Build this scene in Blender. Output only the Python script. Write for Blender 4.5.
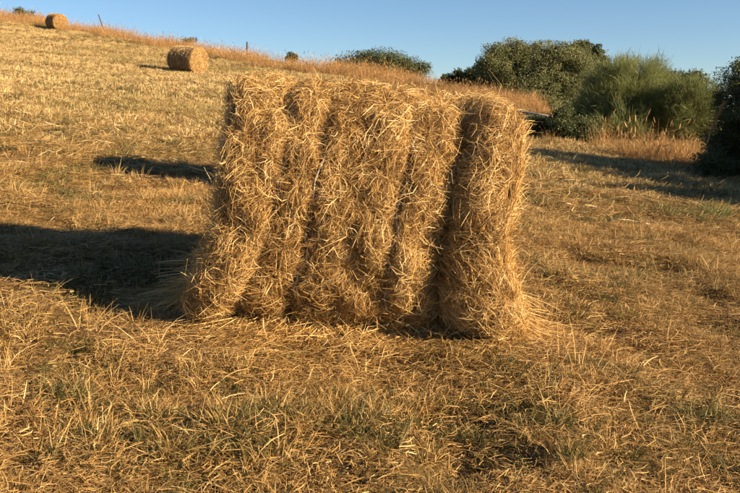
import bpy, math, random
import numpy as np
from mathutils import Vector

# ------------------------------------------------------------------ clear
for o in list(bpy.data.objects):
    bpy.data.objects.remove(o, do_unlink=True)
scene = bpy.context.scene
COL = scene.collection
R = math.radians
random.seed(5)
rng = np.random.default_rng(11)

# ------------------------------------------------------------------ camera
F = 800.0                      # focal length in pixels of the 740 px wide photograph
PITCH = math.atan(131.0 / F)   # looking slightly down
CAMZ = 1.34
cam_data = bpy.data.cameras.new('camera')
cam_data.sensor_width = 36.0
cam_data.lens = 36.0 * F / 740.0
cam_data.clip_start = 0.05
cam_data.clip_end = 3000
cam = bpy.data.objects.new('camera', cam_data)
COL.objects.link(cam)
cam.location = (0, 0, CAMZ)
cam.rotation_euler = (math.pi / 2 - PITCH, 0, 0)
scene.camera = cam

# ------------------------------------------------------------------ sky and sun
SUN_EL = 20.5
SUN_AZ = 22.5                  # degrees the sun stands behind the right-hand side
world = bpy.data.worlds.new('World')
scene.world = world
world.use_nodes = True
wn = world.node_tree
wn.nodes.clear()
sky = wn.nodes.new('ShaderNodeTexSky')
sky.sky_type = 'NISHITA'
sky.sun_disc = False
sky.sun_elevation = R(SUN_EL)
sky.sun_rotation = R(90 + SUN_AZ)
sky.altitude = 1200
sky.air_density = 1.0
sky.dust_density = 0.05
sky.ozone_density = 4.0
bg = wn.nodes.new('ShaderNodeBackground')
bg.inputs['Strength'].default_value = 0.047
wo = wn.nodes.new('ShaderNodeOutputWorld')
wn.links.new(sky.outputs[0], bg.inputs[0])
wn.links.new(bg.outputs[0], wo.inputs[0])

sl = bpy.data.lights.new('sun', 'SUN')
sl.energy = 5.0
sl.angle = R(0.53)
sl.color = (1.0, 0.78, 0.52)
sun = bpy.data.objects.new('sun', sl)
COL.objects.link(sun)
ce, se = math.cos(R(SUN_EL)), math.sin(R(SUN_EL))
SUNV = Vector((ce * math.cos(R(SUN_AZ)), -ce * math.sin(R(SUN_AZ)), se))
sun.rotation_euler = SUNV.to_track_quat('Z', 'Y').to_euler()
sun.location = (30, -12, 20)

scene.view_settings.view_transform = 'Standard'
scene.view_settings.look = 'None'
scene.view_settings.exposure = 1.52
scene.view_settings.gamma = 1.0
scene.view_settings.use_curve_mapping = False
scene.render.engine = 'CYCLES'
scene.cycles.max_bounces = 4
scene.cycles.use_adaptive_sampling = True
scene.cycles.adaptive_threshold = 0.03
scene.cycles.diffuse_bounces = 2
scene.cycles.glossy_bounces = 1
scene.cycles.transmission_bounces = 2

# ------------------------------------------------------------------ helpers
def at(px, py, depth):
    """a point of the place from its bearing in the photograph and its distance"""
    u = (px - 370.0) / F
    v = (246.5 - py) / F
    return np.array([depth * u,
                     depth * (math.cos(PITCH) + v * math.sin(PITCH)),
                     CAMZ + depth * (-math.sin(PITCH) + v * math.cos(PITCH))])

def vnoise(x, y, seed=0):
    xi = np.floor(x); yi = np.floor(y)
    fx = x - xi; fy = y - yi
    fx = fx * fx * (3 - 2 * fx); fy = fy * fy * (3 - 2 * fy)
    def h(a, b):
        s = np.sin(a * 127.1 + b * 311.7 + seed * 74.7) * 43758.5453
        return s - np.floor(s)
    return (h(xi, yi) * (1 - fx) + h(xi + 1, yi) * fx) * (1 - fy) + \
           (h(xi, yi + 1) * (1 - fx) + h(xi + 1, yi + 1) * fx) * fy

def fbm(x, y, seed=0, octv=3):
    t = 0; a = 0.5; n = 0
    for k in range(octv):
        t = t + a * vnoise(x * 2 ** k, y * 2 ** k, seed + k); n += a; a *= 0.5
    return t / n

def sstep(a, b, x):
    t = np.clip((x - a) / (b - a), 0, 1)
    return t * t * (3 - 2 * t)

def new_mesh(name, verts, faces, mat=None, smooth=False, attrs=None):
    me = bpy.data.meshes.new(name)
    v = np.asarray(verts, dtype=np.float32)
    f = np.asarray(faces, dtype=np.int32)
    me.vertices.add(len(v)); me.vertices.foreach_set('co', v.ravel())
    k = f.shape[1]
    me.loops.add(f.size); me.loops.foreach_set('vertex_index', f.ravel())
    me.polygons.add(len(f))
    me.polygons.foreach_set('loop_start', np.arange(0, f.size, k, dtype=np.int32))
    me.polygons.foreach_set('loop_total', np.full(len(f), k, dtype=np.int32))
    if smooth:
        me.polygons.foreach_set('use_smooth', np.ones(len(f), dtype=bool))
    me.update(calc_edges=True)
    for an, av in (attrs or {}).items():
        a = me.attributes.new(an, 'FLOAT', 'POINT')
        a.data.foreach_set('value', np.asarray(av, dtype=np.float32))
    if mat:
        me.materials.append(mat)
    return me

def link(name, me, parent=None, kind=None, label=None, category=None, group=None):
    o = bpy.data.objects.new(name, me)
    COL.objects.link(o)
    if parent: o.parent = parent
    if kind: o['kind'] = kind
    if label: o['label'] = label
    if category: o['category'] = category
    if group: o['group'] = group
    return o

def unit(v):
    return v / np.maximum(np.linalg.norm(v, axis=-1, keepdims=True), 1e-9)

def ribbons(P, W, tint, side=None):
    """P (N,K,3) spines, W (N,K) widths, tint (N) -> verts, quads, tint per vertex"""
    N, K, _ = P.shape
    T = unit(np.gradient(P, axis=1))
    if side is None:
        side = unit(rng.normal(size=(N, 1, 3)))
    S = unit(np.cross(T, np.broadcast_to(side, T.shape)))
    A = P + S * (W[..., None] * .5); B = P - S * (W[..., None] * .5)
    V = np.stack([A, B], axis=2).reshape(N * K * 2, 3)
    base = (np.arange(N) * K * 2)[:, None] + (np.arange(K - 1) * 2)[None]
    Fq = np.stack([base, base + 1, base + 3, base + 2], axis=-1).reshape(-1, 4)
    return V, Fq, np.repeat(tint, K * 2)

def tube_mesh(paths, mat, sides=6, name='tube'):
    """paths: list of (points (K,3), radii (K))"""
    VV = []; FF = []; off = 0
    for P, rad in paths:
        P = np.asarray(P, float); rad = np.asarray(rad, float)
        K = len(P)
        T = unit(np.gradient(P, axis=0))
        ref = np.array([0.31, 0.2, 0.93]) if abs(T[0, 2]) < .8 else np.array([1., .1, 0])
        A = unit(np.cross(T, ref)); B = np.cross(T, A)
        an = np.linspace(0, 2 * np.pi, sides, endpoint=False)
        V = P[:, None] + rad[:, None, None] * (np.cos(an)[None, :, None] * A[:, None] + np.sin(an)[None, :, None] * B[:, None])
        VV.append(V.reshape(-1, 3))
        i = np.arange(K - 1)[:, None] * sides; j = np.arange(sides)[None]; j2 = (j + 1) % sides
        FF.append((np.stack([i + j, i + j2, i + sides + j2, i + sides + j], -1)).reshape(-1, 4) + off)
        # caps as quads to a centre pair
        c = len(V.reshape(-1, 3))
        cap = np.array([P[0], P[-1]]); VV.append(cap)
        for e, row in ((0, 0), (1, (K - 1) * sides)):
            FF.append(np.array([[row + q, row + (q + 1) % sides, row + (q + 2) % sides, c + e] for q in range(0, sides, 2)]) + off)
        off += c + 2
    return new_mesh(name, np.concatenate(VV), np.concatenate(FF), mat, True)

# ------------------------------------------------------------------ materials
def mat_base(name):
    m = bpy.data.materials.new(name); m.use_nodes = True
    nt = m.node_tree; nt.nodes.clear()
    out = nt.nodes.new('ShaderNodeOutputMaterial')
    return m, nt, out

def ramp(nt, stops):
    r = nt.nodes.new('ShaderNodeValToRGB')
    el = r.color_ramp.elements
    while len(el) < len(stops): el.new(0.5)
    for e, (p, c) in zip(el, stops):
        e.position = p; e.color = (*c, 1)
    return r

def mixc(nt, fac, a, b, mode='MIX'):
    n = nt.nodes.new('ShaderNodeMix'); n.data_type = 'RGBA'; n.blend_type = mode
    for s, v in ((n.inputs[0], fac), (n.inputs[6], a), (n.inputs[7], b)):
        if isinstance(v, (int, float)): s.default_value = v
        elif isinstance(v, tuple): s.default_value = (*v, 1)
        else: nt.links.new(v, s)
    return n.outputs[2]

def noise(nt, scale, detail=3, coord=None, rough=.55):
    n = nt.nodes.new('ShaderNodeTexNoise')
    n.inputs['Scale'].default_value = scale; n.inputs['Detail'].default_value = detail
    n.inputs['Roughness'].default_value = rough
    if coord is not None: nt.links.new(coord, n.inputs['Vector'])
    return n

def blade_material(name, stops, transl=0.25, patch=None, rough=.55, pscale=.6, spec=.25):
    """thin blades: colour from the per-blade tint, broad patches from the place itself"""
    m, nt, out = mat_base(name)
    a = nt.nodes.new('ShaderNodeAttribute'); a.attribute_name = 'tint'
    r = ramp(nt, stops); nt.links.new(a.outputs['Fac'], r.inputs[0])
    col = r.outputs[0]
    if patch:
        g = nt.nodes.new('ShaderNodeNewGeometry')
        n = noise(nt, pscale, 3, g.outputs['Position'])
        mr = nt.nodes.new('ShaderNodeMapRange')
        mr.inputs[1].default_value = .45; mr.inputs[2].default_value = .68
        mr.inputs[3].default_value = 0; mr.inputs[4].default_value = patch[1]
        nt.links.new(n.outputs[0], mr.inputs[0])
        col = mixc(nt, mr.outputs[0], col, patch[0])
    p = nt.nodes.new('ShaderNodeBsdfPrincipled')
    nt.links.new(col, p.inputs['Base Color'])
    p.inputs['Roughness'].default_value = rough
    p.inputs['Specular IOR Level'].default_value = spec
    t = nt.nodes.new('ShaderNodeBsdfTranslucent'); nt.links.new(col, t.inputs[0])
    mx = nt.nodes.new('ShaderNodeMixShader'); mx.inputs[0].default_value = transl
    nt.links.new(p.outputs[0], mx.inputs[1]); nt.links.new(t.outputs[0], mx.inputs[2])
    nt.links.new(mx.outputs[0], out.inputs[0])
    return m

DRY = [(0, (.14, .07, .022)), (.3, (.34, .195, .06)), (.65, (.52, .335, .12)), (1, (.72, .53, .26))]
M_STRAW = blade_material('straw', [(0, (.17, .08, .025)), (.3, (.40, .23, .068)), (.65, (.64, .415, .15)), (1, (.84, .65, .33))], .2, spec=.25)
M_DRY = blade_material('dry_grass', DRY, .22, ((.21, .165, .055), .7))
M_FAR = blade_material('upper_slope_grass', [(0, (.20, .125, .045)), (.3, (.42, .275, .10)), (.65, (.60, .43, .18)), (1, (.78, .62, .34))], .22, ((.29, .235, .085), .75), pscale=.35)
M_CHAFF = blade_material('chaff', DRY, .1, ((.20, .13, .045), .5), pscale=1.5)
M_LITTER = blade_material('straw_litter', DRY, .15, ((.22, .14, .045), .5))
M_GREEN = blade_material('green_grass', [(0, (.04, .042, .014)), (.5, (.095, .095, .028)), (1, (.27, .22, .08))], .3)
M_TALL = blade_material('tall_dry_grass', [(0, (.22, .11, .035)), (.5, (.42, .24, .085)), (1, (.60, .40, .18))], .25, ((.33, .19, .075), .6), pscale=.25)
M_BROOM = blade_material('broom_stems', [(0, (.10, .115, .038)), (.5, (.20, .225, .075)), (1, (.33, .34, .125))], .35)
M_BROOM2 = blade_material('broom_stems_dull', [(0, (.068, .085, .028)), (.5, (.145, .168, .055)), (1, (.24, .25, .09))], .35)
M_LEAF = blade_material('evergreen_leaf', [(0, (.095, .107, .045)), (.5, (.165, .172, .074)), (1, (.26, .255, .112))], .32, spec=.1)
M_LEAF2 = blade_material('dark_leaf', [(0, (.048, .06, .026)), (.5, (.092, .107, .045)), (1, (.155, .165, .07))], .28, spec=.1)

def m_core():
    m, nt, out = mat_base('packed_hay')
    g = nt.nodes.new('ShaderNodeTexCoord')
    mp = nt.nodes.new('ShaderNodeMapping'); mp.inputs['Scale'].default_value = (3, 1, 1)
    nt.links.new(g.outputs['Object'], mp.inputs[0])
    n = noise(nt, 22, 6, mp.outputs[0], .7)
    r = ramp(nt, [(.25, (.07, .035, .012)), (.5, (.17, .095, .032)), (.8, (.36, .22, .085))])
    nt.links.new(n.outputs[0], r.inputs[0])
    p = nt.nodes.new('ShaderNodeBsdfPrincipled'); p.inputs['Roughness'].default_value = .9
    nt.links.new(r.outputs[0], p.inputs['Base Color'])
    b = nt.nodes.new('ShaderNodeBump'); b.inputs['Distance'].default_value = .03
    nt.links.new(n.outputs[0], b.inputs['Height']); nt.links.new(b.outputs[0], p.inputs['Normal'])
    nt.links.new(p.outputs[0], out.inputs[0])
    return m
M_CORE = m_core()

def m_plain(name, c1, c2, scale, rough=.8, bump=.01):
    m, nt, out = mat_base(name)
    g = nt.nodes.new('ShaderNodeTexCoord')
    n = noise(nt, scale, 4, g.outputs['Object'])
    r = ramp(nt, [(.3, c1), (.7, c2)]); nt.links.new(n.outputs[0], r.inputs[0])
    p = nt.nodes.new('ShaderNodeBsdfPrincipled'); p.inputs['Roughness'].default_value = rough
    nt.links.new(r.outputs[0], p.inputs['Base Color'])
    b = nt.nodes.new('ShaderNodeBump'); b.inputs['Distance'].default_value = bump
    nt.links.new(n.outputs[0], b.inputs['Height']); nt.links.new(b.outputs[0], p.inputs['Normal'])
    nt.links.new(p.outputs[0], out.inputs[0])
    return m
M_TWINE = m_plain('twine', (.42, .38, .32), (.60, .56, .48), 60, .7, .002)
M_BARK = m_plain('bark', (.05, .038, .025), (.11, .085, .06), 9, .9, .02)
M_POST = m_plain('weathered_post', (.05, .042, .035), (.12, .10, .085), 14, .85, .01)
M_RAIL = m_plain('grey_rail_wood', (.17, .145, .115), (.30, .265, .22), 10, .8, .006)
M_STALK = m_plain('dry_stalk', (.28, .19, .08), (.45, .33, .15), 12, .7, .004)

def m_ground():
    m, nt, out = mat_base('field_ground')
    g = nt.nodes.new('ShaderNodeNewGeometry')
    n1 = noise(nt, 9, 6, g.outputs['Position'], .7)
    r = ramp(nt, [(.3, (.07, .04, .015)), (.52, (.19, .11, .04)), (.75, (.38, .25, .095))])
    nt.links.new(n1.outputs[0], r.inputs[0])
    n2 = noise(nt, .6, 3, g.outputs['Position'])
    mr = nt.nodes.new('ShaderNodeMapRange')
    mr.inputs[1].default_value = .45; mr.inputs[2].default_value = .68; mr.inputs[4].default_value = .6
    nt.links.new(n2.outputs[0], mr.inputs[0])
    c = mixc(nt, mr.outputs[0], r.outputs[0], (.13, .105, .035))
    p = nt.nodes.new('ShaderNodeBsdfPrincipled'); p.inputs['Roughness'].default_value = .95
    p.inputs['Specular IOR Level'].default_value = .1
    nt.links.new(c, p.inputs['Base Color'])
    n3 = noise(nt, 25, 5, g.outputs['Position'], .7)
    b = nt.nodes.new('ShaderNodeBump'); b.inputs['Distance'].default_value = .05
    nt.links.new(n3.outputs[0], b.inputs['Height']); nt.links.new(b.outputs[0], p.inputs['Normal'])
    nt.links.new(p.outputs[0], out.inputs[0])
    return m
M_GROUND = m_ground()

# ------------------------------------------------------------------ terrain
SX, SY = -0.095, 0.06
BPX = np.array([-400, 0, 57, 187, 250, 350, 450, 520, 548, 620, 700, 760, 1100], float)
BDP = np.array([70, 66, 65, 52, 46, 38, 31, 27, 20, 18.6, 17, 16, 15], float)
def bnd(px):
    return np.interp(px, BPX, BDP)

CTRL = [(187, 72, 38.5), (57, 30, 62), (0, 17, 66), (100, 34, 60), (150, 43, 55), (250, 62, 46),
        (350, 78, 38), (450, 95, 31), (520, 107, 27), (548, 146, 19.5), (620, 152, 18.6), (700, 170, 17)]
cp = np.array([at(*c) for c in CTRL])
anch = [(0, 2), (-2, 4), (2, 4), (0, 8), (-5, 12), (4, 10), (-10, 24), (-4, 20), (0, -6), (-8, -2), (8, 0), (9, 9), (-14, 10)]
cx = np.concatenate([cp[:, 0], [a[0] for a in anch]])
cy = np.concatenate([cp[:, 1], [a[1] for a in anch]])
cr = np.concatenate([cp[:, 2] - (SX * cp[:, 0] + SY * cp[:, 1]), np.zeros(len(anch))])
def tps(r2):
    return .5 * r2 * np.log(r2 + 1e-6)
_K = tps((cx[:, None] - cx) ** 2 + (cy[:, None] - cy) ** 2) + np.eye(len(cx)) * 2.0
_Pm = np.stack([np.ones_like(cx), cx, cy], 1)
_A = np.block([[_K, _Pm], [_Pm.T, np.zeros((3, 3))]])
_w = np.linalg.solve(_A, np.concatenate([cr, np.zeros(3)]))

BUMPS = []   # (x, y, radius, height)
def h(x, y):
    x = np.atleast_1d(np.asarray(x, float)); y = np.atleast_1d(np.asarray(y, float))
    r = np.hypot(x, y)
    k = np.minimum(1, 85 / np.maximum(r, 1))
    xs, ys = x * k, y * k
    z = SX * xs + SY * ys
    res = np.zeros_like(x) + _w[-3] + _w[-2] * xs + _w[-1] * ys
    for i in range(len(cx)):
        res += _w[i] * tps((xs - cx[i]) ** 2 + (ys - cy[i]) ** 2)
    behind = sstep(-2, 6, y)
    z = z + np.clip(res, -3, 4) * behind
    px = 370 + F * x / np.maximum(y, 3)
    past = np.where(y > 3, y - bnd(px) - 5, 0)
    past = np.maximum(past, 0)
    z = z - 14 * (1 - np.exp(-past * .09 / 14))
    near = 1 - sstep(25, 50, r)
    z = z + near * (0.10 * (fbm(x * 1.1 + 3, y * 1.1, 3, 2) - .5) + .115 * (fbm(x * 3.0, y * 3.0 + 7, 9, 2) - .5) + .03 * (fbm(x * 8.0, y * 8.0 + 3, 12, 1) - .5))
    z = z + (1 - near) * .18 * (fbm(x * .35, y * .35, 5, 2) - .5)
    for bx, by, br, bh in BUMPS:
        z = z + bh * np.exp(-((x - bx) ** 2 + (y - by) ** 2) / br ** 2)
    return z

def ground_at(px, depth):
    """x, y, z on the ground for a bearing and a distance"""
    x = (px - 370) / F * depth
    y = depth
    for _ in range(3):
        z = float(h(x, y)[0])
        y = depth / math.cos(PITCH) + (z - CAMZ) * math.tan(PITCH)
    return x, y, float(h(x, y)[0])

def build_ground():
    fa = np.radians(np.arange(-52, 52.01, .36))
    ra = np.radians(np.arange(55, 306, 3.0))
    ang = np.concatenate([fa, ra])
    rad = .35 * 1.0255 ** np.arange(0, 300)
    A, Rr = np.meshgrid(ang, rad)
    X = Rr * np.sin(A); Y = Rr * np.cos(A)
    Z = h(X.ravel(), Y.ravel())
    V = np.stack([X.ravel(), Y.ravel(), Z], 1)
    n = len(ang); m = len(rad)
    i = np.arange(m - 1)[:, None] * n; j = np.arange(n)[None]; j2 = (j + 1) % n
    Fq = np.stack([i + j, i + j2, i + n + j2, i + n + j], -1).reshape(-1, 4)
    Fq = Fq[:, ::-1]
    c = len(V)
    V = np.concatenate([V, [[0, 0, float(h(0, 0)[0])]]])
    fan = np.array([[c, (q + 2) % n, (q + 1) % n, q] for q in range(0, n - 1, 2)])
    me = new_mesh('field', V, np.concatenate([Fq, fan]), M_GROUND, True)
    link('field', me, kind='structure')
build_ground()

# ------------------------------------------------------------------ hay bales
class Bale:
    def __init__(s, L, Rad, grooves, seed, flare=0.0, rough=1.0, bare=()):
        s.L, s.Rad, s.g, s.seed, s.flare, s.rough = L, Rad, grooves, seed, flare, rough; s.bare = bare
    def radius(s, u, th):
        # u along the axis, th angle (0 = top, +pi/2 = away, -pi/2 = front)
        r = np.full_like(u, s.Rad)
        wob = .022 * (fbm(np.cos(th) * 1.5 + 9, np.sin(th) * 1.5 + u * .1, s.seed, 2) - .5) * 2
        for gu, gw, gd in s.g:
            gg = gu + wob + .045 * np.cos(th)
            r = r - gd * (.25 + .75 * sstep(.15, .85, np.abs(np.sin(th)))) * np.exp(-((u - gg) / gw) ** 2) * (.25 + 1.5 * fbm(np.cos(th) * 2.5 + gu * 7, np.sin(th) * 2.5, s.seed + 4, 2))
        c, n = np.cos(th), np.sin(th)
        r = r + s.rough * .07 * (fbm(c * 2.2 + u * 2.5, n * 2.2 + u * 1.1 + 5, s.seed + 1, 3) - .5)
        r = r + s.rough * .06 * (fbm(c * 5 + u * 7, n * 6 - u * 5, s.seed + 2, 2) - .5)
        r = r + s.rough * .075 * (fbm(th * 7 + u * 4, u * 14 + 3, s.seed + 6, 2) - .5)
        if s.flare:
            r = r + .045 * np.exp(-((u - .63) / .16) ** 2) * sstep(.2, .9, c)
        e = np.clip((np.abs(u) - (s.L / 2 - .10)) / .10, 0, 1)
        r = r - np.where(u < 0, .03, .012) * e ** 2
        return r
    def point(s, u, th):
        r = s.radius(u, th)
        y = r * np.sin(th); z = r * np.cos(th)
        # sag: flattened foot that spreads sideways
        low = sstep(.05, 1.0, -z / s.Rad)
        zmin = -s.Rad * .955
        z = np.where(z < zmin, zmin + (z - zmin) * .25, z)
        y = y * (1 + .10 * low)
        x = u * (1 + s.flare * low + .02 * np.sin(th * 3 + s.seed))
        if s.flare:
            # hay slumped out at the two front corners
            q = sstep(.0, .9, -z / s.Rad) * sstep(-.2, .6, -np.sin(th))
            gl = np.exp(-((u + .58) / .17) ** 2); gr_ = np.exp(-((u - .60) / .15) ** 2)
            y = y - q * (.14 * gl + .10 * gr_ + .06)
            x = x + q * (-.07 * gl + .05 * gr_)
        # ends lean and bulge unevenly
        e = sstep(.6, 1.0, np.abs(u) / (s.L / 2))
        x = x + np.sign(u) * e * .07 * (fbm(y * 3 + 4, z * 3 + np.sign(u) * 8, s.seed + 7, 2) - .5)
        return np.stack([x, y, z + s.Rad * .955], -1)
    def normal(s, u, th):
        d = .012
        a = s.point(u + d, th) - s.point(u - d, th)
        b = s.point(u, th + d) - s.point(u, th - d)
        n = unit(np.cross(a, b))
        c = np.stack([np.zeros_like(u), np.sin(th), np.cos(th)], -1)
        return n * np.sign(np.sum(n * c, -1, keepdims=True))
    def core(s, nu, nt):
        u = np.linspace(-s.L / 2, s.L / 2, nu); t = np.linspace(0, 2 * np.pi, nt, endpoint=False)
        U, T = np.meshgrid(u, t, indexing='ij')
        P = s.point(U.ravel(), T.ravel()); N = s.normal(U.ravel(), T.ravel())
        P = P - N * .012
        V = [P]
        i = np.arange(nu - 1)[:, None] * nt; j = np.arange(nt)[None]; j2 = (j + 1) % nt
        Fq = [np.stack([i + j, i + nt + j, i + nt + j2, i + j2], -1).reshape(-1, 4)]
        off = nu * nt
        for end, row in ((-1, 0), (1, (nu - 1) * nt)):
            ring = P[row:row + nt]; cen = ring.mean(0)
            prev = np.arange(nt) + row
            for q, k in enumerate((.85, .6, .35, .12)):
                rr = cen + (ring - cen) * k
                rr[:, 0] += end * (.03 + .05 * (fbm(rr[:, 1] * 5, rr[:, 2] * 5, s.seed + 3, 2) - .3)) * (1 - k * .6)
                V.append(rr)
                cur = np.arange(nt) + off; off += nt
                jj = (np.arange(nt) + 1) % nt
                Fq.append(np.stack([prev, cur, cur[jj], prev[jj]], -1)[:, ::end])
                prev = cur
            V.append(cen[None] + [[end * .05, 0, 0]])
            Fq.append(np.array([[prev[q], prev[(q + 1) % nt], prev[(q + 2) % nt], off] for q in range(0, nt, 2)])[:, ::-end])
            off += 1
        return np.concatenate(V), np.concatenate(Fq)
    def strands(s, n, wmul=1.0, seed=1):
        g = np.random.default_rng(seed)
        K = 4
        # half of the hay lies in wads that share one direction
        nw = max(60, n // 38)
        wu = g.uniform(-s.L / 2, s.L / 2, nw); wt = g.uniform(0, 2 * np.pi, nw)
        wa = g.normal(np.pi / 2 - .12, .33, nw) + np.where(g.random(nw) < .55, np.pi, 0)
        wl = np.abs(g.normal(0, .020, nw)); wc = g.normal(0, 1.2, nw); wtint = g.normal(0, .17, nw)
        wi = g.integers(0, nw, n); inw = g.random(n) < .6
        u0 = np.where(inw, wu[wi] + g.normal(0, .035, n), g.uniform(-s.L / 2, s.L / 2, n))
        u0 = np.clip(u0, -s.L / 2, s.L / 2)
        t0 = np.where(inw, wt[wi] + g.normal(0, .055, n) / s.Rad, g.uniform(0, 2 * np.pi, n))
        ln = g.gamma(4, .020, n).clip(.03, .26) * np.where(inw, 1.25, .85)
        al = np.where(g.random(n) < .74, g.normal(np.pi / 2 - .1, .42, n), g.uniform(0, np.pi, n)) + np.where(g.random(n) < .5, np.pi, 0)
        al = np.where(inw, wa[wi] + g.normal(0, .30, n), al)
        curv = np.where(inw, wc[wi], 0) + g.normal(0, 1.6, n)
        lift0 = (np.abs(g.normal(0, .015, n)) + .001) * (.35 + .65 * s.rough)
        lift1 = np.where(g.random(n) < .08, np.abs(g.normal(0, .035, n)), np.abs(g.normal(0, .009, n))) * s.rough + np.where(inw, wl[wi], 0) * s.rough
        for gu in s.bare:      # twine bites into the hay here
            c = np.abs(u0 - gu - .045 * np.cos(t0)) < .042
            lift0[c] *= .35; lift1[c] *= .15; al[c] = np.pi / 2 + g.normal(0, .25, c.sum()); curv[c] *= .3
        P = np.zeros((n, K, 3)); u = u0.copy(); th = t0.copy()
        for k in range(K):
            t = k / (K - 1)
            uc = np.clip(u, -s.L / 2, s.L / 2)
            pt = s.point(uc, th); pt[:, 0] += (u - uc) * .45
            P[:, k] = pt + s.normal(uc, th) * (lift0 + lift1 * t ** 1.5)[:, None]
            a = al + curv * t
            u = u + np.cos(a) * ln / (K - 1); th = th + np.sin(a) * ln / (K - 1) / s.Rad
        W = (g.uniform(.0011, .0031, n) * wmul)[:, None] * np.array([.8, 1, .95, .4])[None]
        tint = np.clip(g.normal(.50, .32, n) + np.where(inw, wtint[wi], 0) + .3 * (fbm(u0 * 4, t0 * 2, s.seed + 30, 2) - .5), 0, 1)
        out = [ribbons(P, W, tint)]
        # the two ends
        m = n // 7
        for end in (-1, 1):
            rr = s.Rad * np.sqrt(g.uniform(.01, 1, m)); t = g.uniform(0, 2 * np.pi, m)
            ln = g.gamma(4, .034, m).clip(.05, .3)
            al = g.normal(0, .6, m); curv = g.normal(0, 1.5, m)
            P = np.zeros((m, K, 3)); l0 = np.abs(g.normal(0, .015, m)); l1 = np.where(g.random(m) < .35, np.abs(g.normal(0, .04, m)), .01)
            eu = np.full(m, end * s.L / 2)
            for k in range(K):
                q = k / (K - 1)
                rim = s.point(eu, t); cen = np.array([end * (s.L / 2 + .03), 0, s.Rad * .955])
                f = np.clip(rr / s.Rad, 0, 1.0)[:, None]
                P[:, k] = cen + (rim - cen) * f + np.stack([end * (l0 + l1 * q * q + .015), 0 * l0, 0 * l0], -1)
                a = al + curv * q
                t = t + np.cos(a) * ln / (K - 1) / np.maximum(rr, .08); rr = rr + np.sin(a) * ln / (K - 1)
            W = (g.uniform(.0014, .0042, m) * wmul)[:, None] * np.array([.8, 1, .95, .4])[None]
            out.append(ribbons(P, W, np.clip(g.normal(.6, .2, m), 0, 1)))
        return out
    def skirt(s, n, seed=3, wmul=1.0, reach=.13):
        """loose hay slumped round the foot"""
        g = np.random.default_rng(seed); K = 5
        side = g.random(n)
        ln = g.gamma(4, .05, n).clip(.08, .42)
        # positions round the footprint
        t = g.random(n)
        x = np.empty(n); y = np.empty(n); dx = np.empty(n); dy = np.empty(n)
        L2 = s.L / 2; hw = s.Rad * .45
        a = side < .25; b = (side >= .25) & (side < .48); c = (side >= .48) & (side < .92); d = side >= .92
        x[a] = -L2; y[a] = (t[a] * 2 - 1) * hw * 1.2; dx[a] = -1; dy[a] = 0
        x[b] = L2; y[b] = (t[b] * 2 - 1) * hw * 1.2; dx[b] = 1; dy[b] = 0
        x[c] = (t[c] * 2 - 1) * L2; y[c] = -hw; dx[c] = 0; dy[c] = -1
        x[d] = (t[d] * 2 - 1) * L2; y[d] = hw; dx[d] = 0; dy[d] = 1
        ex = np.abs(g.normal(0, reach, n)) * np.where(c | d, .8, 1)
        x = x + dx * ex; y = y + dy * ex
        top = np.where(c | d, .20, .42)
        z = .01 + g.random(n) ** 1.5 * top * np.exp(-ex / (reach * .9))
        ang = np.arctan2(dy, dx) + g.normal(0, .9, n)
        down = -np.abs(g.normal(.35, .45, n)) * (z / (top + .01)) + g.normal(.05, .12, n)
        D = np.stack([np.cos(ang), np.sin(ang), down], -1); D = unit(D)
        cv = g.normal(0, 1.2, n)
        P = np.zeros((n, K, 3)); p = np.stack([x, y, z], -1)
        for k in range(K):
            P[:, k] = p
            aa = cv / (K - 1)
            D = np.stack([D[:, 0] * np.cos(aa) - D[:, 1] * np.sin(aa), D[:, 0] * np.sin(aa) + D[:, 1] * np.cos(aa), D[:, 2] - .08], -1)
            D = unit(D)
            p = p + D * (ln / (K - 1))[:, None]
            p[:, 2] = np.maximum(p[:, 2], .004 + .01 * g.random(n))
        W = (g.uniform(.0018, .0048, n) * wmul)[:, None] * np.array([.8, 1, 1, .85, .35])[None]
        return ribbons(P, W, np.clip(g.normal(.6, .2, n), 0, 1))
    def twine(s, gu):
        t = np.linspace(0, 2 * np.pi, 73)
        u = np.full_like(t, gu) + .022 * (fbm(np.cos(t) * 1.5 + 9, np.sin(t) * 1.5 + gu * .1, s.seed, 2) - .5) * 2 + .045 * np.cos(t)
        lf = .012 + (.034 if gu in (-.25, .16) else .012) * sstep(.35, .8, np.abs(np.sin(t)))
        P = s.point(u, t) + s.normal(u, t) * lf[:, None]
        P[-1] = P[0]
        return tube_mesh([(P, np.full(len(t), .0042 if s.rough == 1 else .005))], M_TWINE, 5, 'twine')

def join_rib(parts):
    V = []; Fq = []; T = []; off = 0
    for v, f, t in parts:
        V.append(v); Fq.append(f + off); T.append(t); off += len(v)
    return np.concatenate(V), np.concatenate(Fq), np.concatenate(T)

def make_bale(b, px, depth, yaw, tilt, nst, wmul, label, group, core=(96, 150), twines=None, sink=.0, skirt=0, seed=1, extra=None):
    x, y, z = ground_at(px, depth)
    root = link('hay_bale', None, label=label, category='hay bale', group=group)
    root.location = (x, y, z - sink)
    root.rotation_euler = (0, R(tilt), R(yaw))
    v, f = b.core(*core)
    link('packed_hay', new_mesh('packed_hay', v, f, M_CORE, True), root)
    parts = b.strands(nst, wmul, seed)
    if skirt: parts.append(b.skirt(skirt, seed + 50, wmul))
    if extra is not None: parts.append(extra)
    v, f, t = join_rib(parts)
    link('straw', new_mesh('straw', v, f, M_STRAW, False, {'tint': t}), root, kind='stuff')
    for gu in (twines or []):
        link('twine', b.twine(gu), root)
    return root

GROUP = 'round hay bales in the mown field'
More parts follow.
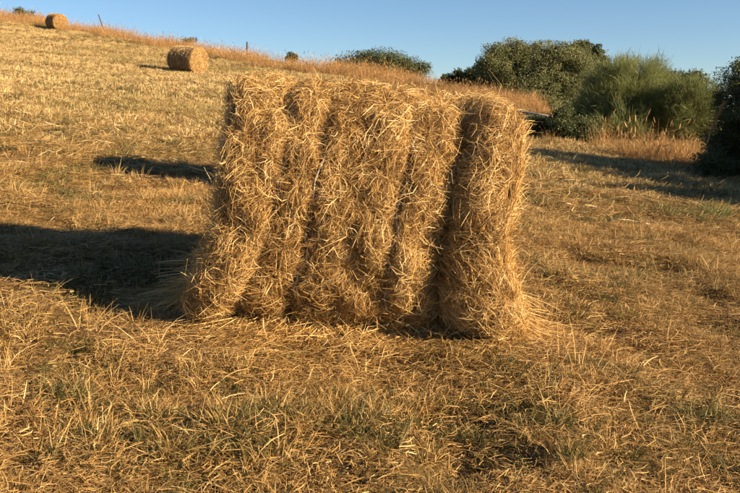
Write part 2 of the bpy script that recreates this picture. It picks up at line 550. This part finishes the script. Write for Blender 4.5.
# long stalks that stick out of the top right edge and the left side
def stalks(lst):
    K = 5; n = len(lst)
    P = np.zeros((n, K, 3)); W = np.zeros((n, K)); 
    for i, (p, q, bend, w) in enumerate(lst):
        p = np.array(p, float); q = np.array(q, float)
        for k in range(K):
            t = k / (K - 1)
            P[i, k] = p + (q - p) * t + np.array([0, 0, bend * 4 * t * (1 - t)])
        W[i] = w * np.array([1, 1, .9, .8, .5])
    return ribbons(P, W, np.full(n, .85), np.array([[[0, 1, .3]]]))
big = Bale(1.34, .615, [(-.56, .014, .022), (-.43, .014, .038), (-.25, .018, .065), (-.04, .013, .02),
                        (.16, .015, .045), (.29, .015, .03), (.34, .07, .02), (.41, .055, .15), (.56, .08, -.012)], 3, flare=.12, bare=(-.25, .16, -.43))
ex = stalks([((.42, -.30, 1.15), (.76, -.34, 1.17), .0, .006), ((.56, -.25, 1.08), (.75, -.42, 1.17), .01, .008),
             ((.52, -.3, 1.00), (.80, -.45, 1.06), .02, .006), ((.50, -.35, .95), (.74, -.5, 1.00), .01, .006),
             ((-.56, -.3, .55), (-.84, -.35, .70), .01, .006), ((-.58, -.3, .50), (-.80, -.4, .61), -.01, .006),
             ((-.56, -.2, .62), (-.92, -.2, .74), .02, .005), ((.50, -.5, .42), (.74, -.75, .24), .0, .006)])
make_bale(big, 353, 4.47, 0, 5.7, 155000, 1.0, 'large shaggy round hay bale in the foreground with deep grooves and loose skirt of straw', GROUP,
          (150, 220), [-.56, -.43, -.25, -.04, .16, .29], .03, 18000, 21, ex)
gr = [(-.5, .025, .03), (-.3, .025, .045), (-.1, .025, .045), (.1, .025, .045), (.3, .025, .045), (.5, .025, .03)]
make_bale(Bale(1.3, .54, gr, 8), 306, 8.1, -20, 4, 9000, 1.6, 'round hay bale standing directly behind the large shaggy bale', GROUP,
          (60, 80), [], .04, 1200, 2)
make_bale(Bale(1.5, .63, gr, 12, rough=.3), 187, 38.5, -33, 5.5, 9000, 2.2, 'small distant hay bale on the slope with twine bands and sunlit round end', GROUP,
          (60, 80), [-.5, -.3, -.1, .1, .3, .5], .03, 600, 3)
make_bale(Bale(1.45, .62, gr, 15, rough=.3), 57, 62, -47, 7, 7000, 3.0, 'farthest hay bale, tiny, up against the dry grass of the ridge', GROUP,
          (50, 70), [], .03, 500, 4)

# ------------------------------------------------------------------ grass prototypes (instanced by geometry nodes)
def tuft(name, mat, n, hmin, hmax, spread, lean, w, curl=.6, tint=(.52, .29), K=4, seedheads=0):
    a = rng.uniform(0, 2 * np.pi, n); r = spread * np.sqrt(rng.random(n))
    x = r * np.cos(a); y = r * np.sin(a)
    da = a + rng.normal(0, .9, n)
    ht = rng.uniform(hmin, hmax, n)
    le = np.abs(rng.normal(lean, lean * .6, n)); cu = np.abs(rng.normal(curl, .4, n))
    P = np.zeros((n, K, 3)); p = np.stack([x, y, np.full(n, -.015)], -1)
    an = le.copy()
    for k in range(K):
        P[:, k] = p
        d = np.stack([np.sin(an) * np.cos(da), np.sin(an) * np.sin(da), np.cos(an)], -1)
        p = p + d * (ht / (K - 1))[:, None]
        an = np.minimum(an + cu * 1.0 / (K - 1), 2.0)
    prof = np.interp(np.linspace(0, 1, K), [0, .4, 1], [.8, 1, .15])
    W = rng.uniform(w * .6, w * 1.4, n)[:, None] * prof
    parts = [ribbons(P, W, np.clip(rng.normal(tint[0], tint[1], n), 0, 1))]
    if seedheads:
        idx = rng.choice(n, seedheads, replace=False)
        tip = P[idx, -1]; dr = unit(P[idx, -1] - P[idx, -2])
        Q = tip[:, None] + dr[:, None] * (np.linspace(-.04, .10, 4)[None, :, None])
        parts.append(ribbons(Q, np.tile(np.array([.3, 1, .8, .1]) * w * 3.5, (seedheads, 1)), np.clip(rng.normal(.6, .2, seedheads), 0, 1)))
    v, f, t = join_rib(parts)
    return new_mesh(name, v, f, mat, False, {'tint': t})

def thatch(name, mat, n, spread, lmin, lmax, w, zmax=.035, tint=(.41, .3), K=4):
    a = rng.uniform(0, 2 * np.pi, n); r = spread * np.sqrt(rng.random(n))
    p = np.stack([r * np.cos(a), r * np.sin(a), rng.uniform(.0, zmax, n)], -1)
    da = rng.uniform(0, 2 * np.pi, n); cv = rng.normal(0, .9, n); ln = rng.uniform(lmin, lmax, n)
    rise = rng.normal(.05, .18, n)
    P = np.zeros((n, K, 3))
    for k in range(K):
        P[:, k] = p
        p = p + np.stack([np.cos(da), np.sin(da), rise], -1) * (ln / (K - 1))[:, None]
        da = da + cv / (K - 1); rise = rise - .12
    W = rng.uniform(w * .6, w * 1.4, n)[:, None] * np.interp(np.linspace(0, 1, K), [0, .5, 1], [.8, 1, .4])
    sd = unit(np.stack([rng.normal(0, .5, n), rng.normal(0, .5, n), np.ones(n)], -1))[:, None]
    v, f, t = ribbons(P, W, np.clip(rng.normal(tint[0], tint[1], n), 0, 1), sd)
    return new_mesh(name, v, f, mat, False, {'tint': t})

protos = bpy.data.collections.new('grass_sources')
def scatter(name, meshes, pts, rotz, tilt, scl, label):
    """one countless mass: points on the ground, each an instance of one of the meshes"""
    n = len(pts)
    me = bpy.data.meshes.new(name)
    me.vertices.add(n); me.vertices.foreach_set('co', np.asarray(pts, np.float32).ravel())
    a = me.attributes.new('rot', 'FLOAT_VECTOR', 'POINT')
    rot = np.stack([tilt[:, 0], tilt[:, 1], rotz], -1)
    a.data.foreach_set('vector', rot.astype(np.float32).ravel())
    a = me.attributes.new('scl', 'FLOAT', 'POINT'); a.data.foreach_set('value', scl.astype(np.float32))
    a = me.attributes.new('pick', 'INT', 'POINT'); a.data.foreach_set('value', rng.integers(0, len(meshes), n).astype(np.int32))
    ob = link(name, me, kind='stuff', label=label, category='grass')
    ng = bpy.data.node_groups.new(name + '_scatter', 'GeometryNodeTree')
    ng.interface.new_socket('Geometry', in_out='INPUT', socket_type='NodeSocketGeometry')
    ng.interface.new_socket('Geometry', in_out='OUTPUT', socket_type='NodeSocketGeometry')
    gi = ng.nodes.new('NodeGroupInput'); go = ng.nodes.new('NodeGroupOutput')
    g2i = ng.nodes.new('GeometryNodeGeometryToInstance')
    for m in meshes:
        so = bpy.data.objects.new(m.name, m); protos.objects.link(so)
        oi = ng.nodes.new('GeometryNodeObjectInfo'); oi.inputs[0].default_value = so
        oi.inputs['As Instance'].default_value = False
        ng.links.new(oi.outputs['Geometry'], g2i.inputs[0])
    iop = ng.nodes.new('GeometryNodeInstanceOnPoints')
    ng.links.new(gi.outputs[0], iop.inputs['Points'])
    ng.links.new(g2i.outputs[0], iop.inputs['Instance'])
    iop.inputs['Pick Instance'].default_value = True
    for attr, ty, sock in (('pick', 'INT', 'Instance Index'), ('rot', 'FLOAT_VECTOR', 'Rotation'), ('scl', 'FLOAT', 'Scale')):
        na = ng.nodes.new('GeometryNodeInputNamedAttribute'); na.data_type = ty; na.inputs[0].default_value = attr
        src = [s for s in na.outputs if s.enabled and s.name == 'Attribute'][0]
        if sock == 'Rotation':
            er = ng.nodes.new('FunctionNodeEulerToRotation'); ng.links.new(src, er.inputs[0]); src = er.outputs[0]
        ng.links.new(src, iop.inputs[sock])
    ng.links.new(iop.outputs[0], go.inputs[0])
    md = ob.modifiers.new('scatter', 'NODES'); md.node_group = ng
    return ob

def wedge(n, d0, d1, margin=1.35, pmax=None, power=1.0):
    """random ground positions between two distances, a little wider than the view"""
    d = (rng.random(n) * (d1 ** (power + 1) - d0 ** (power + 1)) + d0 ** (power + 1)) ** (1 / (power + 1))
    half = 370 * margin
    px = 370 + rng.uniform(-half, half, n)
    if pmax is not None: px = np.minimum(px, pmax)
    return (px - 370) / F * d, d, px

def slope_tilt(x, y, amt=1.0):
    e = .15
    gx = (h(x + e, y) - h(x - e, y)) / (2 * e); gy = (h(x, y + e) - h(x, y - e)) / (2 * e)
    return gx, gy

def under_bale(x, y):
    bx, by, _ = ground_at(353, 4.47)
    return (np.abs(x - bx) < .70) & (np.abs(y - by) < .46)

SPOTS = [(548, 272, .35), (622, 281, .3), (470, 440, .3), (345, 342, .22), (170, 432, .25), (590, 372, .35), (385, 415, .3),
         (30, 405, .3), (650, 460, .35), (470, 352, .25), (560, 300, .4), (330, 350, .2), (100, 460, .35), (715, 215, .5), (575, 262, .5), (605, 300, .45), (690, 325, .4), (535, 292, .4), (640, 400, .3), (60, 335, .3)]
def spot_xy(px, py):
    d = 4
    for _ in range(12):
        x, y, z = ground_at(px, d)
        # pixel row of this ground point
        yy = (z - CAMZ)
        dep = y * math.cos(PITCH) - yy * math.sin(PITCH); upv = y * math.sin(PITCH) + yy * math.cos(PITCH)
        row = 246.5 - F * upv / dep
        d *= 1 + (row - py) / max(py - 60, 20) * .8
        d = min(max(d, 1.2), 60)
    return ground_at(px, d)
SP = [(*spot_xy(a, b)[:2], r) for a, b, r in SPOTS]

def greenness(x, y):
    g = fbm(x * 2.0 + 20, y * 2.0, 40, 2) * .8 + .25 * fbm(x * .22, y * .16, 44, 2)
    for sx_, sy_, r in SP:
        g = g + .16 * np.exp(-((x - sx_) ** 2 + (y - sy_) ** 2) / r ** 2)
    return g

dry_tufts = [tuft('dry_tuft', M_DRY, 46, .05, .15, .06, .35, .0036, .8) for _ in range(6)] + \
            [tuft('dry_tuft', M_DRY, 40, .03, .09, .08, .5, .0036, .6) for _ in range(4)]
green_tufts = [tuft('green_tuft', M_GREEN, 42, .04, .13, .06, .4, .0042, .9) for _ in range(5)]
thatches = [thatch('thatch', M_LITTER, 75, .15, .04, .16, .0030, .06) for _ in range(6)]
wisps = [tuft('wisp', M_DRY, 9, .12, .30, .05, .35, .0034, .5, (.7, .2), 5) for _ in range(5)]

def place(name, meshes, n, d0, d1, keep, s0, s1, label, **kw):
    x, y, px = wedge(n, d0, d1, **kw)
    ok = keep(x, y) & ~under_bale(x, y) & (y < bnd(370 + F * x / np.maximum(y, .5)) + 1)
    x, y = x[ok], y[ok]
    tall_ = .42 + .78 * fbm(x * 2.6 + 9, y * 2.6, 33, 2)     # tussocks
    return x, y, rng.uniform(s0, s1, len(x)) * tall_

def merge_scatter(name, meshes, sets, label, jitter=.15):
    x = np.concatenate([s[0] for s in sets]); y = np.concatenate([s[1] for s in sets]); s = np.concatenate([s[2] for s in sets])
    z = h(x, y)
    gx, gy = slope_tilt(x, y)
    tilt = np.stack([rng.normal(0, jitter, len(x)), rng.normal(0, jitter, len(x))], -1)
    scatter(name, meshes, np.stack([x, y, z], -1), rng.uniform(0, 6.283, len(x)), tilt, s, label)

dens = lambda sc, sd, lo, hi: (lambda x, y: rng.random(len(x)) < lo + (hi - lo) * sstep(.35, .65, fbm(x * sc, y * sc, sd, 2)))
def near_bale(n):
    bx, by, _ = ground_at(353, 4.47)
    x = bx + rng.uniform(-1.0, 1.0, n); y = by - .45 - np.abs(rng.normal(0, .35, n))
    return x, y, rng.uniform(.5, 1.1, n)
far_tufts = [tuft('far_tuft', M_FAR, 15, .04, .14, .09, .45, .009, .7, K=3) for _ in range(6)]
far_thatch = [thatch('far_thatch', M_FAR, 16, .2, .08, .26, .010, K=3) for _ in range(4)]
def gaps(f, lo):
    """bare dark hollows between the tussocks"""
    def k(x, y):
        g = fbm(x * 2.3, y * 2.3, 90, 2)
        return f(x, y) & (rng.random(len(x)) < lo + (1 - lo) * sstep(.40, .55, g))
    return k
merge_scatter('dry_grass', dry_tufts, [
    place('', 0, 14000, 1.3, 8, gaps(dens(1.6, 50, .4, 1), .08), .4, 1.2, ''),
    place('', 0, 16000, 8, 20, gaps(dens(.9, 51, .3, 1), .2), .6, 1.2, ''),
], 'short dry golden grass covering the mown field')
merge_scatter('distant_dry_grass', far_tufts, [
    place('', 0, 14000, 10, 20, lambda x, y: rng.random(len(x)) < .1 + .8 * sstep(10, 18, y), .8, 1.5, ''),
    place('', 0, 75000, 20, 70, dens(.4, 52, .4, 1), .9, 1.7, ''),
], 'short dry grass on the upper slope of the mown field')
merge_scatter('straw_litter', thatches, [
    place('', 0, 11000, 1.3, 8, gaps(dens(1.1, 55, .15, 1), .08), .5, 1.2, ''),
    near_bale(700),
    place('', 0, 8000, 8, 20, dens(.8, 56, .3, 1), .8, 1.4, ''),
], 'loose cut straw lying across the mown field', .06)
merge_scatter('distant_straw_litter', far_thatch, [
    place('', 0, 13000, 8, 20, lambda x, y: rng.random(len(x)) < .25 + .6 * sstep(8, 15, y), .8, 1.3, ''),
    place('', 0, 30000, 20, 70, dens(.4, 57, .2, .9), 1.0, 1.7, ''),
], 'loose cut straw lying on the upper slope of the field', .06)
chaff = [thatch('chaff', M_CHAFF, 90, .16, .015, .075, .0030, .015, (.42, .28), 3) for _ in range(5)]
merge_scatter('chaff', chaff, [
    place('', 0, 9500, 1.3, 8, gaps(lambda x, y: rng.random(len(x)) < .95, .45), 1.0, 1.5, ''),
    place('', 0, 6000, 8, 14, gaps(lambda x, y: rng.random(len(x)) < .95 - .85 * sstep(8, 14, y), .3), 1.2, 1.8, ''),
], 'short broken chaff and stubble matted over the soil', .05)
gk = lambda th: (lambda x, y: (greenness(x, y) + rng.normal(0, .05, len(x))) > th)
merge_scatter('green_grass', green_tufts, [
    place('', 0, 9000, 1.3, 9, gk(.645), .6, 1.15, ''),
    place('', 0, 14000, 9, 25, gk(.60), 1.0, 1.6, ''),
    place('', 0, 30000, 25, 68, gk(.60), .8, 1.3, ''),
], 'green grass tufts growing through the dry field')
merge_scatter('grass_wisps', wisps, [
    place('', 0, 600, 1.6, 9, dens(1.3, 60, .1, 1), .6, 1.1, ''),
    place('', 0, 2500, 9, 25, dens(.9, 61, .1, 1), .6, 1.0, ''),
], 'thin dry grass stalks standing above the mown field')

# tall dry grass of the ridge and the field edge
tall = [tuft('tall_tuft', M_TALL, int(rng.integers(10, 30)), .3, .9, .2, .24, .006, .5, (.5, .24), 5, 3) for _ in range(10)]
n = 13000
px = rng.uniform(-260, 552, n); d = bnd(px) + rng.uniform(-.8, 7, n)
x = (px - 370) / F * d; y = d
nz = fbm(x * .55, y * .55, 70, 3)
k = rng.random(n) < np.interp(px, [360, 420], [.08, .35]) + .92 * sstep(.36, .62, nz)
set1 = (x[k], y[k], (rng.uniform(.35, 1.0, n) * (.3 + .9 * nz + .5 * fbm(x * .13, y * .13, 75, 2)) * np.interp(px, [360, 430], [1, .72]))[k])
n = 1500
px = rng.uniform(588, 800, n); d = bnd(px) + rng.uniform(-.6, 2.4, n)
x = (px - 370) / F * d; y = d
nz = fbm(x * .9, y * .9, 71, 3)
k = rng.random(n) < .03 + .8 * sstep(.42, .66, nz)
set2 = (x[k], y[k], (rng.uniform(.3, 1.05, n) * (.5 + .9 * nz))[k])
merge_scatter('tall_dry_grass', tall, [set1, set2], 'tall dry orange grass along the ridge and the field edge', .2)

# ------------------------------------------------------------------ shrubs and trees
def plant(name, label, cat, lobes, depth, kind, mat, count, group=None, size=.07, base_px=None, dspread=.6, clumps=260, csize=.28):
    """lobes: (px, py, rx, ry) of the crown's masses as seen from the path, at real distance"""
    s = depth / F
    C = []; RR = []
    for (lx, ly, rx, ry) in lobes:
        c = at(lx, ly, depth + random.uniform(-dspread, dspread))
        C.append(c); RR.append((rx * s * 1.1, (rx + ry) * .55 * s, ry * s * 1.1))
    C = np.array(C); RR = np.array(RR)
    bx = C[:, 0].mean() if base_px is None else (base_px - 370) * s
    by = C[:, 1].mean()
    bz = float(h(bx, by)[0])
    root = link(name, None, label=label, category=cat, group=group)
    root.location = (bx, by, bz)
    O = np.array([bx, by, bz]); C = C - O
    vol = RR.prod(1) ** .67; pr = vol / vol.sum()
    nc = clumps
    li = rng.choice(len(C), nc, p=pr)
    dirs = unit(rng.normal(size=(nc, 3)))
    rad = rng.random(nc) ** .35
    lump = .72 + .5 * fbm(dirs[:, 0] * 2.6 + li * 3.1, dirs[:, 2] * 2.6 + dirs[:, 1] * 1.7, 80, 2)
    Q = C[li] + dirs * RR[li] * (rad * lump)[:, None]
    gz = h(Q[:, 0] + bx, Q[:, 1] + by) - bz
    Q[:, 2] = np.maximum(Q[:, 2], gz + .1 + .25 * rng.random(nc))
    qt = np.clip(rng.normal(0, .16, nc), -.3, .3)
    ci = rng.integers(0, nc, count)
    cs = rng.uniform(.5, 1.3, nc)[ci] * csize
    if kind == 'broom':
        K = 3; ln = rng.uniform(.6, 1.35, count) * cs
        o_ = unit(dirs * np.array([.8, .8, .5]) + np.array([0, 0, .75]) + rng.normal(0, .25, (nc, 3)))
        D = unit(o_[ci] + rng.normal(0, .5, (count, 3)))
        p = Q[ci] + rng.normal(0, .4, (count, 3)).clip(-.8, .8) * cs[:, None]
        P = np.zeros((count, K, 3))
        for q in range(K):
            P[:, q] = p
            D = unit(D + rng.normal(0, .12, (count, 3)))
            p = p + D * (ln / (K - 1))[:, None]
        v, f, t = ribbons(P, rng.uniform(size * .6, size * 1.3, count)[:, None] * np.array([1, .9, .3]), np.clip(rng.normal(.45, .18, count) + qt[ci], 0, 1))
    else:
        P0 = Q[ci] + rng.normal(0, .55, (count, 3)).clip(-.85, .85) * cs[:, None] * np.array([1, 1, .75])
        ln = rng.uniform(size * .7, size * 1.5, count)
        D = unit(dirs[ci] * .6 + rng.normal(0, .8, (count, 3)) + np.array([0, 0, .25]))
        P = P0[:, None] + D[:, None] * (np.array([-.5, .5])[None, :, None] * ln[:, None, None])
        v, f, t = ribbons(P, (ln * .6)[:, None] * np.array([1, .5]), np.clip(rng.normal(.45, .18, count) + qt[ci], 0, 1), (dirs[ci] + rng.normal(0, .45, (count, 3)))[:, None])
    link('crown', new_mesh('crown', v, f, mat, False, {'tint': t}), root)
    # trunk and limbs reaching into every mass
    paths = []
    tr = max(.04, .022 * float(np.max(C[:, 2] + RR[:, 2])))
    for c, r in zip(C, RR):
        st = np.array([random.uniform(-.12, .12), random.uniform(-.12, .12), -.1])
        t = np.linspace(0, 1, 6)[:, None]
        mid = np.array([c[0] * .35, c[1] * .35, c[2] * .6])
        pts = (1 - t) ** 2 * st + 2 * t * (1 - t) * mid + t ** 2 * (c + [0, 0, r[2] * .3])
        paths.append((pts, np.linspace(tr, tr * .25, 6)))
        for q in range(3):
            e = c + np.array([random.uniform(-.7, .7) * r[0], random.uniform(-.7, .7) * r[1], random.uniform(.1, .8) * r[2]])
            k0 = pts[3]
            tt = np.linspace(0, 1, 4)[:, None]
            paths.append((k0 + (e - k0) * tt + np.array([0, 0, .1]) * (tt * (1 - tt) * 4), np.linspace(tr * .45, tr * .12, 4)))
    link('trunk', tube_mesh(paths, M_BARK, 6, 'trunk'), root)
    return root

G_B = 'shrubs along the field edge'
plant('broom_bush', 'tall bright green feathery broom bush above the orange dry grass', 'bush',
      [(628, 90, 34, 30), (603, 108, 26, 30), (640, 112, 34, 30), (612, 80, 20, 18), (648, 86, 22, 20), (590, 122, 18, 22), (625, 130, 36, 20)], 22.5, 'broom', M_BROOM, 60000, G_B, .008, clumps=1100, csize=.24)
plant('broom_bush', 'lower dull green broom bush between the tall bright broom and the dark tree', 'bush',
      [(688, 104, 28, 24), (668, 116, 22, 26), (704, 114, 16, 26), (690, 130, 28, 18)], 22.0, 'broom', M_BROOM2, 38000, G_B, .008, clumps=700, csize=.22)
G_T = 'dark evergreen trees behind the field'
plant('evergreen_tree', 'broad dark olive evergreen tree with rounded crown beyond the ridge grass', 'tree',
      [(514, 57, 18, 16), (496, 70, 18, 20), (530, 62, 20, 18), (512, 88, 30, 22), (488, 86, 12, 18)], 34, 'leaf', M_LEAF, 80000, G_T, .046, clumps=520, csize=.32)
plant('evergreen_tree', 'olive green evergreen tree with lighter top behind the tall broom bush', 'tree',
      [(556, 60, 24, 17), (575, 74, 26, 22), (545, 80, 24, 22), (570, 98, 30, 24), (538, 100, 22, 18)], 31, 'leaf', M_LEAF, 80000, G_T, .044, clumps=520, csize=.32)
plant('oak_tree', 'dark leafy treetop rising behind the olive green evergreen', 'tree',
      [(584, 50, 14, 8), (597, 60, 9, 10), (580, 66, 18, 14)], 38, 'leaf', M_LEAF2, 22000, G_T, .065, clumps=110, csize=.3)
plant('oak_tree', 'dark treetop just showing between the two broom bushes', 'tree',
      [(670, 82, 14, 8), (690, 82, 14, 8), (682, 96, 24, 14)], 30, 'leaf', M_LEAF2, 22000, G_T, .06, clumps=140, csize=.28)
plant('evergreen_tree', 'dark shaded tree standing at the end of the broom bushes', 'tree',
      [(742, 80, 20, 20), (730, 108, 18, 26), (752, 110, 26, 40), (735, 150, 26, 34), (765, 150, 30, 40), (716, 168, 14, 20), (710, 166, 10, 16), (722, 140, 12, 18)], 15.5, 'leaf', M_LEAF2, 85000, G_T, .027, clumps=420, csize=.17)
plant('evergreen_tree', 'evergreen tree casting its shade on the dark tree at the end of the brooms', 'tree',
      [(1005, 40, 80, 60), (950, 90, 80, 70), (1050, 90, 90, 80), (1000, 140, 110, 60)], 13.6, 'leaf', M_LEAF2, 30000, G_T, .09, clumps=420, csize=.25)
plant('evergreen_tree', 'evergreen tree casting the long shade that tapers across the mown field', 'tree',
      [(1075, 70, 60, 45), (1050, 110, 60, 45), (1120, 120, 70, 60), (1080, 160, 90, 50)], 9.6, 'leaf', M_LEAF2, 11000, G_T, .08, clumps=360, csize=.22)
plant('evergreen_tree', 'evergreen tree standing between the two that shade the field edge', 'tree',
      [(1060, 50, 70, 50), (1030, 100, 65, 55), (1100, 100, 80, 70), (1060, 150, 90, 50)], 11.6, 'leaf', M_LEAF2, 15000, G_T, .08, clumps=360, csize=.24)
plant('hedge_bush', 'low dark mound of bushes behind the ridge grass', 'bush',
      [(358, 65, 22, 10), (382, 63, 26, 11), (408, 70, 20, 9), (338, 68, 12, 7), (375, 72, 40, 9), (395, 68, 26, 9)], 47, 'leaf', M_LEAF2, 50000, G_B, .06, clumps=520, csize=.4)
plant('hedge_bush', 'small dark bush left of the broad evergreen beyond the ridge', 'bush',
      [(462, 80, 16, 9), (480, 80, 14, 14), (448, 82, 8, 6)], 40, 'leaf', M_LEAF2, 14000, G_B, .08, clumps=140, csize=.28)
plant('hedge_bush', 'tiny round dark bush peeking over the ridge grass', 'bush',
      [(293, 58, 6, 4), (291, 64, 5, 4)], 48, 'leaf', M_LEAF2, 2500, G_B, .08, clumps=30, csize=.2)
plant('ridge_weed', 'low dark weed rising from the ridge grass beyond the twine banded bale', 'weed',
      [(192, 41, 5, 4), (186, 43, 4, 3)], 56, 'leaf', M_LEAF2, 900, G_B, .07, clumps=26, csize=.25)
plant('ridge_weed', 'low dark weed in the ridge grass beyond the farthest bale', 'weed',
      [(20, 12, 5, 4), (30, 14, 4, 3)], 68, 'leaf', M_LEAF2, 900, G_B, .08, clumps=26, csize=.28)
plant('undergrowth_bush', 'dark low undergrowth beneath the grey rail', 'bush',
      [(540, 130, 14, 12), (562, 130, 16, 18), (582, 136, 16, 16), (524, 134, 12, 8)], 21, 'leaf', M_LEAF2, 26000, G_B, .04, clumps=260, csize=.2)
x_, y_, z_ = spot_xy(716, 216)
pw = tuft('green_weed', M_BROOM, 160, .08, .26, .14, .5, .010, .7)
wd = link('green_weed', pw, label='small bright green weed clump alone in the dry field', category='weed')
wd.location = (x_, y_, z_)

# ------------------------------------------------------------------ posts, rail, stalks
def post(px, top_py, depth, rad, lean, label, group=None):
    x, y, z = ground_at(px, depth)
    top = at(px, top_py, depth)[2] - z
    P = np.array([[0, 0, -.3], [lean * .3, 0, top * .3], [lean * .65, .01, top * .65], [lean, 0, top]])
    me = tube_mesh([(P, [rad, rad * 1.02, rad * .95, rad * .85])], M_POST, 8, 'fence_post')
    o = link('fence_post', me, label=label, category='post', group=group)
    o.location = (x, y, z)
    return o
post(247, 42, 49.5, .06, .03, 'upright dark wooden fence post in the ridge grass', 'fence posts on the ridge')
post(105, 15, 61, .05, -.42, 'thin leaning wooden fence post on the ridge', 'fence posts on the ridge')

a = at(505, 110, 22.5); b = at(552, 117, 21.5)
o = link('wooden_rail', tube_mesh([(np.array([a - a, (b - a) * .33 + [0, 0, .01], (b - a) * .66, b - a]), [.04, .045, .045, .035])], M_RAIL, 8, 'wooden_rail'),
         label='pale grey wooden rail over the dark undergrowth', category='rail')
o.location = a
x_, y_, z_ = ground_at(700, 15.7)
o_ = np.array([x_, y_, z_])
tp = at(723, 106, 15.0) - o_; md = at(708, 134, 15.2) - o_
root = link('dry_plume', None, label='pale dry feathery plume stalk leaning beside the dark tree', category='dry plant')
root.location = (x_, y_, z_)
tt = np.linspace(0, 1, 9)[:, None]
sp = (1 - tt) ** 2 * np.array([0, 0, -.05]) + 2 * tt * (1 - tt) * (md * 1.05 + np.array([-.03, 0, 0])) + tt ** 2 * tp
link('stem', tube_mesh([(sp, np.linspace(.014, .008, 9))], M_STALK, 6, 'stem'), root)
n = 260
q = rng.uniform(.5, 1.0, n); base = np.stack([np.interp(q, tt[:, 0], sp[:, k]) for k in range(3)], -1)
ax = unit(tp - md)
D = unit(ax + rng.normal(0, .32, (n, 3))); ln = rng.uniform(.06, .16, n)
P = base[:, None] + D[:, None] * (np.linspace(0, 1, 3)[None, :, None] * ln[:, None, None])
v, f, t = ribbons(P, np.tile(np.array([.006, .010, .003]), (n, 1)), np.clip(rng.normal(.7, .2, n), 0, 1))
link('plume', new_mesh('plume', v, f, M_TALL, False, {'tint': t}), root)
